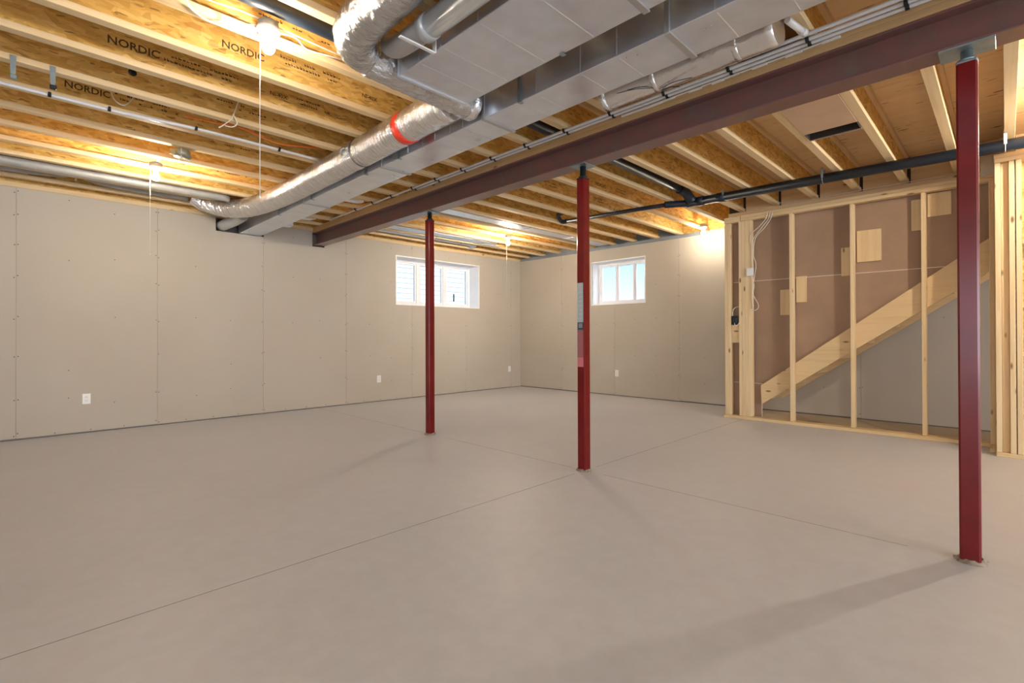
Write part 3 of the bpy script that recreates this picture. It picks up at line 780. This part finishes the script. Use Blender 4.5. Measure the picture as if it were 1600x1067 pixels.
# ------------------------------------------------------------------ black drain pipes
dp = empty('drain_pipe', (5.72, 1.5, 2.66), 'black plastic drain pipe slung under the joists before the stair framing', 'pipe')
def zz(y): return 2.625+.017*y
mr = MB().tube([(5.72, -3.0, zz(-3)), (5.72, 2.72, zz(2.72))], .048, 22).build('main_run', M_abs, dp)
for y in (2.30, 2.55): MB().tube([(5.72, y-.04, zz(y-.04)), (5.72, y+.05, zz(y+.05))], .054, 22).build('coupling', M_abs, mr)
MB().tube(spline([(5.72, 2.70, zz(2.7)), (5.66, 2.84, 2.675), (5.60, 2.95, 2.675)]), .04, 16).build('reducer', M_abs, dp)
MB().tube([(5.62, 2.90, 2.675), (5.58, 3.1, 2.675), (5.50, 4.40, 2.70)], .026, 16).build('small_run', M_abs, dp)
MB().tube(spline([(5.50, 4.38, 2.70), (5.50, 4.46, 2.70), (5.47, 4.49, 2.73), (5.40, 4.46, 2.785), (5.36, 4.32, 2.79)]), .03, 14).build('small_elbow', M_abs, dp)
MB().tube([(3.33, 4.285, 2.79), (5.40, 4.285, 2.79)], .026, 14).build('small_branch', M_abs, dp)
MB().tube([(-3.1, 2.63, 2.778), (5.46, 2.66, 2.772)], .046, 20).build('large_branch', M_abs, dp)
MB().tube(spline([(5.40, 2.66, 2.772), (5.55, 2.66, 2.765), (5.66, 2.66, 2.72), (5.70, 2.64, 2.68)]), .056, 18).build('large_elbow', M_abs, dp)
for y in (2.27, 1.29, -.005):
    mb = MB(); z = zz(y); mb.torus((5.72, y, z), .051, .0028, 1, 24, 6)
    mb.bbox(5.668, 5.671, y-.01, y+.01, z, 2.745, .0006); mb.bbox(5.769, 5.772, y-.01, y+.01, z, 2.745, .0006)
    mb.build('hanger_strap', M_white if y < 1 else M_greyst, dp)
mb = MB(); mb.torus((5.555, 3.62, 2.685), .029, .0025, 1, 20, 6); mb.bbox(5.525, 5.528, 3.61, 3.63, 2.685, 2.745, .0006); mb.bbox(5.582, 5.585, 3.61, 3.63, 2.685, 2.745, .0006)
mb.build('hanger_strap', M_greyst, dp)
mb = MB()
for y in (1.0, 1.5, 1.8): mb.box(5.6735, 5.675, y, y+.25, zz(y)-.004, zz(y)+.004)
ob = mb.build('stamped_print', M_print_w, mr); ob['kind'] = 'stuff'

# ------------------------------------------------------------------ pull-chain lamps
def lamp(loc, drop, label, watt=1., sway=0.):
    x, y, z = loc   # lampholder underside
    L = empty('ceiling_lamp', loc, label, 'lamp', 'bare bulb lamps under the joists')
    MB().lathe(loc, [(.045, .055), (.052, .05), (.052, .018), (.05, .016)], 8).build('junction_box', M_box, L)
    yn = min((v_ for k_, v_ in JY.items() if k_ != -1), key=lambda q: abs(q-y)); sg = 1 if yn > y else -1
    ya, yb_ = sorted((y+sg*.04, yn-sg*.0))
    MB().bbox(x-.012, x+.012, ya, yb_, 2.7045, 2.7095, .001).build('mounting_bar', M_box, L)
    lh = MB().lathe(loc, [(.048, .018), (.058, .015), (.058, .004), (.042, -.006), (.022, -.012), (.021, -.032), (.018, -.034)], 28).build('lampholder', M_porc, L)
    prof = [(.0125, -.036), (.013, -.048)]
    for i in range(1, 13):
        th = math.pi*(.16+.84*i/12); prof.append((max(.0005, .031*math.sin(th)), -.080-(-1)*.031*math.cos(th)*1.08))
    MB().lathe(loc, prof, 24).build('bulb', bulb_glass(watt), lh)
    mb = MB(); mb.tube([(x-.045, y-.012, z-.005), (x-.046+sway*.3, y-.012, z-drop*.5), (x-.046+sway, y-.012, z-drop)], .0022, 6); pc = mb.build('pull_cord', M_string_cord, L)
    MB().lathe((x-.046+sway, y-.012, z-drop-.008), [(.001, .008), (.005, .002), (.006, -.003), (.001, -.008)], 10).build('cord_bead', M_porc, pc)
    return L
lamp((.925, 2.715, 2.668), .865, 'lit bare bulb nearest the camera, with the longest pull cord', .6)
lamp((.915, 5.62, 2.655), .80, 'lit bare bulb close to the left wall, beside the metal junction box', 1.05)
lamp((5.62, 5.70, 2.66), .95, 'lit bare bulb with cord near the left window', 1.75)
lamp((7.22, 3.18, 2.68), .05, 'lit bare bulb close to the right wall top, left of the stair framing', .55)
# lamps of the part of the basement outside the view
lamp((5.2, -.70, 2.66), .6, 'lit bare bulb beyond the right edge, over the entrance to the stairs', 2.0)

# metal junction box with loop
jb = empty('junction_box', (1.02, 5.08, 2.66), 'weathered metal junction box with a loose cable loop', 'electrical box')
MB().lathe((1.02, 5.08, 2.66), [(.052, .05), (.06, .045), (.062, .0), (.058, -.004)], 8).build('box', M_olive, jb)
MB().lathe((1.02, 5.08, 2.652), [(.066, .004), (.068, .0), (.066, -.004)], 16).build('cover', M_olive, jb)
MB().bbox(.925, .965, 5.06, 5.10, 2.655, 2.70, .004).build('clamp', M_brass, jb)
MB().tube(spline([(1.02, 5.06, 2.645), (.99, 5.12, 2.62), (1.01, 5.17, 2.605), (1.06, 5.17, 2.61), (1.07, 5.11, 2.635), (1.03, 5.09, 2.648)]), .0045, 6).build('cable_loop', M_cable, jb)
MB().tube([(1.0, 5.03, 2.71), (1.0, 5.03, 2.64)], .004, 6).build('cable_drop', M_cable, jb)

def cable(pts, label, r_=.0045, mat=None, name='cable'):
    o = MB().tube(spline(pts, 8), r_, 6).build(name, mat or M_cable); return tag(o, label, 'cable')
cable([(.40, 2.70, 2.74), (.55, 2.77, 2.715), (.61, 2.84, 2.70), (.71, 2.87, 2.69), (.80, 2.80, 2.692), (.87, 2.735, 2.692)], 'white cable drooping into the left of the nearest ceiling lamp')
cable([(.975, 2.72, 2.69), (1.06, 2.70, 2.69), (1.15, 2.765, 2.69), (1.27, 2.74, 2.69), (1.45, 2.76, 2.72)], 'white cable from the nearest ceiling lamp to the foil elbow')
cable([(.5, 2.76, 2.73), (.67, 2.745, 2.725), (.80, 2.715, 2.72), (1.06, 2.72, 2.715), (1.26, 2.73, 2.715), (1.45, 2.75, 2.73)], 'white cable passing behind the nearest ceiling lamp')
cable([(.465, 4.53, 2.87), (.487, 4.50, 2.78), (.535, 4.48, 2.745), (.578, 4.50, 2.79), (.612, 4.53, 2.86)], 'white cable loop hanging from the joist above a black clip')
cable([(1.22, 4.10, 3.0), (1.185, 4.115, 2.86), (1.14, 4.11, 2.725), (1.09, 4.09, 2.66), (1.045, 4.08, 2.615)], 'white cable end hanging down between joists')
cable([(1.141, 4.09, 2.749), (1.167, 4.08, 2.684), (1.132, 4.08, 2.645), (1.085, 4.08, 2.642)], 'white cable curl beside the hanging cable end')
cable([(.9, 4.42, 2.76), (1.125, 4.40, 2.77), (1.265, 4.40, 2.785), (1.56, 4.40, 2.735), (1.80, 4.40, 2.765), (2.1, 4.42, 2.82)], 'orange cable strung between joists left of the foil hose', .0075, M_orange)
cable([(2.45, 1.55, 2.80), (2.65, 1.62, 2.79), (2.85, 1.75, 2.785), (3.0, 1.90, 2.74)], 'pale cable in the joist bay beside the return duct')
cable([(2.45, 2.15, 2.80), (2.6, 2.05, 2.74), (2.8, 1.98, 2.73), (2.98, 2.03, 2.75)], 'pale cable crossing in front of the black pipe by the beam')
cable([(2.6, .45, 2.76), (2.8, .52, 2.74), (3.0, .30, 2.73), (3.02, -.2, 2.73)], 'pale cable above the white pipes, top right')

# ------------------------------------------------------------------ outlets
def outlet(P, loc, label, grp='white outlets low on the drywall'):
    o = empty('outlet', loc, label, 'outlet', grp)
    def bx(nm, u0, u1, d0, d1, z0, z1, mt, c_=.002, par=None):
        q = [P(u0, d0, z0), P(u1, d1, z1)]; lo = [min(p[i] for p in q) for i in range(3)]; hi = [max(p[i] for p in q) for i in range(3)]
        return MB().bbox(lo[0], hi[0], lo[1], hi[1], lo[2], hi[2], c_).build(nm, mt, par)
    cp = bx('cover_plate', -.036, .036, -.006, 0, -.058, .058, M_white, par=o)
    for s_ in (-1, 1):
        bx('socket', -.0165, .0165, -.009, -.006, s_*.021-.014, s_*.021+.014, M_porc, .0015, cp)
        for dx in (-.006, .006): bx('slot', dx-.0012, dx+.0012, -.0094, -.0088, s_*.021-.005, s_*.021+.006, M_screw, .0002, cp)
for x, z, lb in ((.553, .384, 'white wall outlet on the left wall, furthest left'), (4.231, .372, 'white wall outlet on the left wall, below and left of the window'), (7.272, .391, 'white wall outlet on the left wall beside the room corner')):
    outlet(lambda u, d, zz_, x=x, z=z: (x+u, YA+d, z+zz_), (x, YA, z), lb)
outlet(lambda u, d, zz_: (XB+d, 4.938+u, .403+zz_), (XB, 4.938, .403), 'white wall outlet on the right wall below the window')

# ------------------------------------------------------------------ stair partition
SX0, SX1 = 6.60, 6.69          # stud faces
sp = empty('stair_partition', (6.64, 1.3, 0), 'open softwood stud wall in front of the stairs', 'stud wall')
MB().bbox(SX0-.045, SX1, .07, 2.625, .001, .039).build('bottom_plate', M_lum_y, sp)
ZP = 2.548
MB().bbox(SX0, SX1, .06, 2.42, ZP, ZP+.038).build('top_plate', M_lum_y, sp)
MB().bbox(SX0, SX1, .06, 2.42, ZP+.0385, ZP+.076).build('top_plate', M_lum_y, sp)
MB().bbox(SX0-.004, SX1, 2.425, 2.625, ZP-.004, ZP+.072).build('top_plate', M_lum_y, sp)
for y0 in (2.585, 2.547):
    MB().bbox(SX0, SX1, y0, y0+.037, .04, ZP-.006).build('stud', M_lum_z, sp)
for y0 in (2.405, 2.366, 2.327, 2.289): MB().bbox(SX0-.002*(y0 > 2.3), SX1, y0, y0+.038, .04, ZP-.002).build('stud', M_lum_z, sp)
for y0 in (1.812, 1.196, .578, .066): MB().bbox(SX0, SX1, y0, y0+.038, .04, ZP-.002).build('stud', M_lum_z, sp)
MB().bbox(SX0+.02, SX1, 2.445, 2.545, .98, 1.21).build('nogging', M_lum_y, sp)
# backs of the gypsum boards on the stair side
bk = empty('stair_side_drywall', (6.74, 1.3, .4), 'brown paper backs of drywall sheets behind the studs', 'drywall')
def zt(y): return .437+.752*(2.212-y)     # top edge of the stringer
def zb(y): return .20+.715*(2.20-y)
X0b, X1b = 6.735, 6.748
MB().prism([(2.215, .01), (2.64, .01), (2.64, .455), (2.215, .455)], 0, X0b, X1b).build('sheet', M_dry_back, bk)
ym = 2.212-(1.775-.437)/.752
MB().prism([(2.64, .459), (2.18, .459), (ym, 1.773), (2.64, 1.773)][::-1], 0, X0b, X1b).build('sheet', M_dry_back, bk)
MB().prism([(2.64, 1.779), (ym, 1.779), (.0, 2.09), (.0, 2.625), (2.64, 2.625)][::-1], 0, X0b, X1b).build('sheet', M_dry_back, bk)
for (ya, yb_, z_) in ((2.20, 2.64, .455), (.44, 2.64, 1.7735)):
    MB().box(X0b-.0008, X1b, ya, yb_, z_, z_+.006).build('sheet_edge', M_paper_edge, bk)
MB().box(X0b-.001, X1b, 2.212, 2.2165, .01, .455).build('sheet_edge', M_paper_edge, bk)
# stair flight
st = empty('staircase', (7.1, 1.2, 0), 'timber stair flight rising behind the stud wall', 'stairs')
poly = [(2.212, .437), (2.205, .20), (.0, zb(.0)), (-1.0, zb(-1.0)), (-1.0, zt(-1.0)), (.0, zt(.0))]
MB().prism(poly, 0, 6.692, 6.731).build('stringer', M_string, st)
MB().prism(poly, 0, 7.50, 7.538).build('stringer', M_string, st)
for i in range(12):
    y = 2.17-i*.25; z = .44+i*.188
    if z > 2.6: break
    MB().bbox(6.733, 7.498, y-.27, y+.02, z-.026, z, .002).build('tread', M_ply2, st)
    MB().bbox(6.733, 7.498, y-.02, y-.005, z-.186, z-.027, .001).build('riser', M_ply2, st)
# backing blocks nailed beside the studs
i = 0
BL = [((1.873, 1.987), 1.325, 1.641, 'lower wood block left of the first single stud'), ((1.697, 1.808), 1.474, 1.79, 'wood block right of the first single stud'),
      ((1.238, 1.34), 1.753, 2.079, 'narrow wood block left of the middle stud'), ((.964, 1.19), 1.896, 2.25, 'wide wood block right of the middle stud'),
      ((.618, .706), 2.177, 2.505, 'narrow wood block left of the third stud'), ((.385, .574), 2.304, 2.545, 'highest wood block, under the top plate')]
for (y0, y1), z0, z1, lb in BL:
    o = MB().bbox(6.712, 6.734, y0, y1, z0, z1, .003).build('wood_block', M_block)
    tag(o, lb, 'wood block', 'backing blocks on the stair wall')
# blocking between joists above the partition
ys = [-.88]+[JY[k] for k in range(-1, 7)]
names = ['ahead of the near stud frame', 'above the near stud frame', 'right of the nearest post top', 'left of the nearest post top', 'above the knot in the top plate', 'over the middle stud', 'over the first single stud', 'over the built-up corner stud']
for i in range(len(ys)-1):
    o = MB().bbox(6.785, 6.803, ys[i]-.012, ys[i+1]-.045, 2.711, ZS-.004, .002).build('blocking_panel', M_ply2)
    tag(o, f'plywood blocking between joist ends {names[i]}', 'blocking', 'plywood blocking over the stair wall')
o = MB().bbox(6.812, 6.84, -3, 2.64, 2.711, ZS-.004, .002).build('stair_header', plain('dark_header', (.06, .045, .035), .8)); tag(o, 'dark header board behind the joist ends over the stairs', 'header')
o = MB().bbox(6.7835, 6.803, -.5, 2.64, 2.628, 2.709, .002).build('ledger_board', M_ply2); tag(o, 'long ledger board under the joist ends, just above the stud wall', 'board')
cable([(6.775, 2.2, 2.755), (6.72, 1.6, 2.70), (6.71, 1.2, 2.705), (6.71, .8, 2.705), (6.72, .1, 2.70)], 'thin white cable strung along the plywood blocking', .0035)
# nearer frame at the right edge
nf = empty('near_stud_frame', (6.18, -.5, 0), 'nearer stud frame cut off by the right edge', 'stud wall')
NX0, NX1 = 6.12, 6.26
MB().bbox(NX0, NX1, -3.0, .066, .001, .039).build('bottom_plate', M_lum_y, nf)
MB().bbox(NX0, NX1, -3.0, .066, 2.594, 2.632).build('top_plate', M_lum_y, nf)
MB().bbox(NX0, NX1, -3.0, .070, 2.633, 2.671).build('top_plate', M_lum_y, nf)
for y0 in (.028, -.060, -.103, -.52, -1.1, -1.7): MB().bbox(NX0, NX1, y0, y0+.037, .04, 2.593).build('stud', M_lum_z, nf)
MB().bbox(NX0, NX1-.02, -.48, -.1, 1.86, 1.898).build('nogging', M_lum_y, nf)
MB().bbox(NX1+.002, NX1+.014, -.98, -.02, .04, 2.59).build('sheathing', M_osb, nf)
MB().bbox(NX0+.05, NX1-.004, -.0225, .0275, .04, 2.593).build('stud', M_lum_z, nf)
MB().bbox(NX1+.02, SX0-.006, .072, .11, .001, .039).build('side_plate', M_lum_x, nf)
MB().bbox(SX0-.09, SX0-.004, .073, .109, .04, 2.54).build('stud', M_lum_z, nf)
o = MB().bbox(6.42, 6.432, .06, .16, 2.56, 2.75, .001).build('drywall_offcut', M_dry); tag(o, 'pale drywall offcut wedged above the near stud frame', 'drywall')

# electrical on the partition
eb = empty('receptacle_box', (6.57, 2.30, 1.9), 'white plastic box on the built-up corner stud', 'electrical box')
MB().bbox(6.565, 6.597, 2.255, 2.335, 1.83, 1.93, .004).build('box', M_white, eb)
MB().bbox(6.5655, 6.571, 2.275, 2.315, 1.85, 1.91, .002).build('cover', M_porc, eb)
kb = empty('black_box', (6.60, 2.5, 1.27), 'black plastic electrical box between corner studs', 'electrical box')
MB().bbox(6.605, 6.665, 2.455, 2.54, 1.215, 1.33, .004).build('box', M_clip, kb)
MB().bbox(6.600, 6.606, 2.475, 2.53, 1.24, 1.30, .002).build('switch', M_dark, kb)
for q, lb in (([(6.592, 2.03, 2.60), (6.585, 2.05, 2.52), (6.585, 2.12, 2.42), (6.585, 2.23, 2.30), (6.585, 2.255, 2.10), (6.583, 2.225, 1.97), (6.58, 2.245, 1.80), (6.585, 2.268, 1.62), (6.583, 2.20, 1.46), (6.585, 2.22, 1.40), (6.592, 2.30, 1.385)], 'outermost cable loop beside the white box on the corner stud'),
              ([(6.592, 2.06, 2.60), (6.59, 2.08, 2.52), (6.59, 2.16, 2.42), (6.59, 2.262, 2.28), (6.59, 2.275, 2.08), (6.588, 2.265, 1.935)], 'inner cable dropping into the white box on the corner stud'),
              ([(6.593, 2.09, 2.60), (6.592, 2.11, 2.53), (6.592, 2.19, 2.44), (6.592, 2.285, 2.36), (6.592, 2.30, 2.25)], 'short cable bending over the built-up corner stud'),
              ([(6.588, 2.285, 1.83), (6.587, 2.25, 1.70), (6.588, 2.275, 1.56), (6.59, 2.26, 1.42), (6.592, 2.30, 1.40)], 'cable leaving the white box downwards'),
              ([(6.64, 2.455, 1.45), (6.62, 2.50, 1.435), (6.61, 2.525, 1.39), (6.612, 2.525, 1.325)], 'cable arching into the top of the black box'),
              ([(6.60, 2.50, 1.235), (6.585, 2.485, 1.205), (6.585, 2.455, 1.21), (6.60, 2.44, 1.24)], 'white lead curling below the black box')):
    cable(q, lb, .0042)
MB().bbox(6.63, 6.64, 2.02, 2.10, 2.625, 2.645, .002)
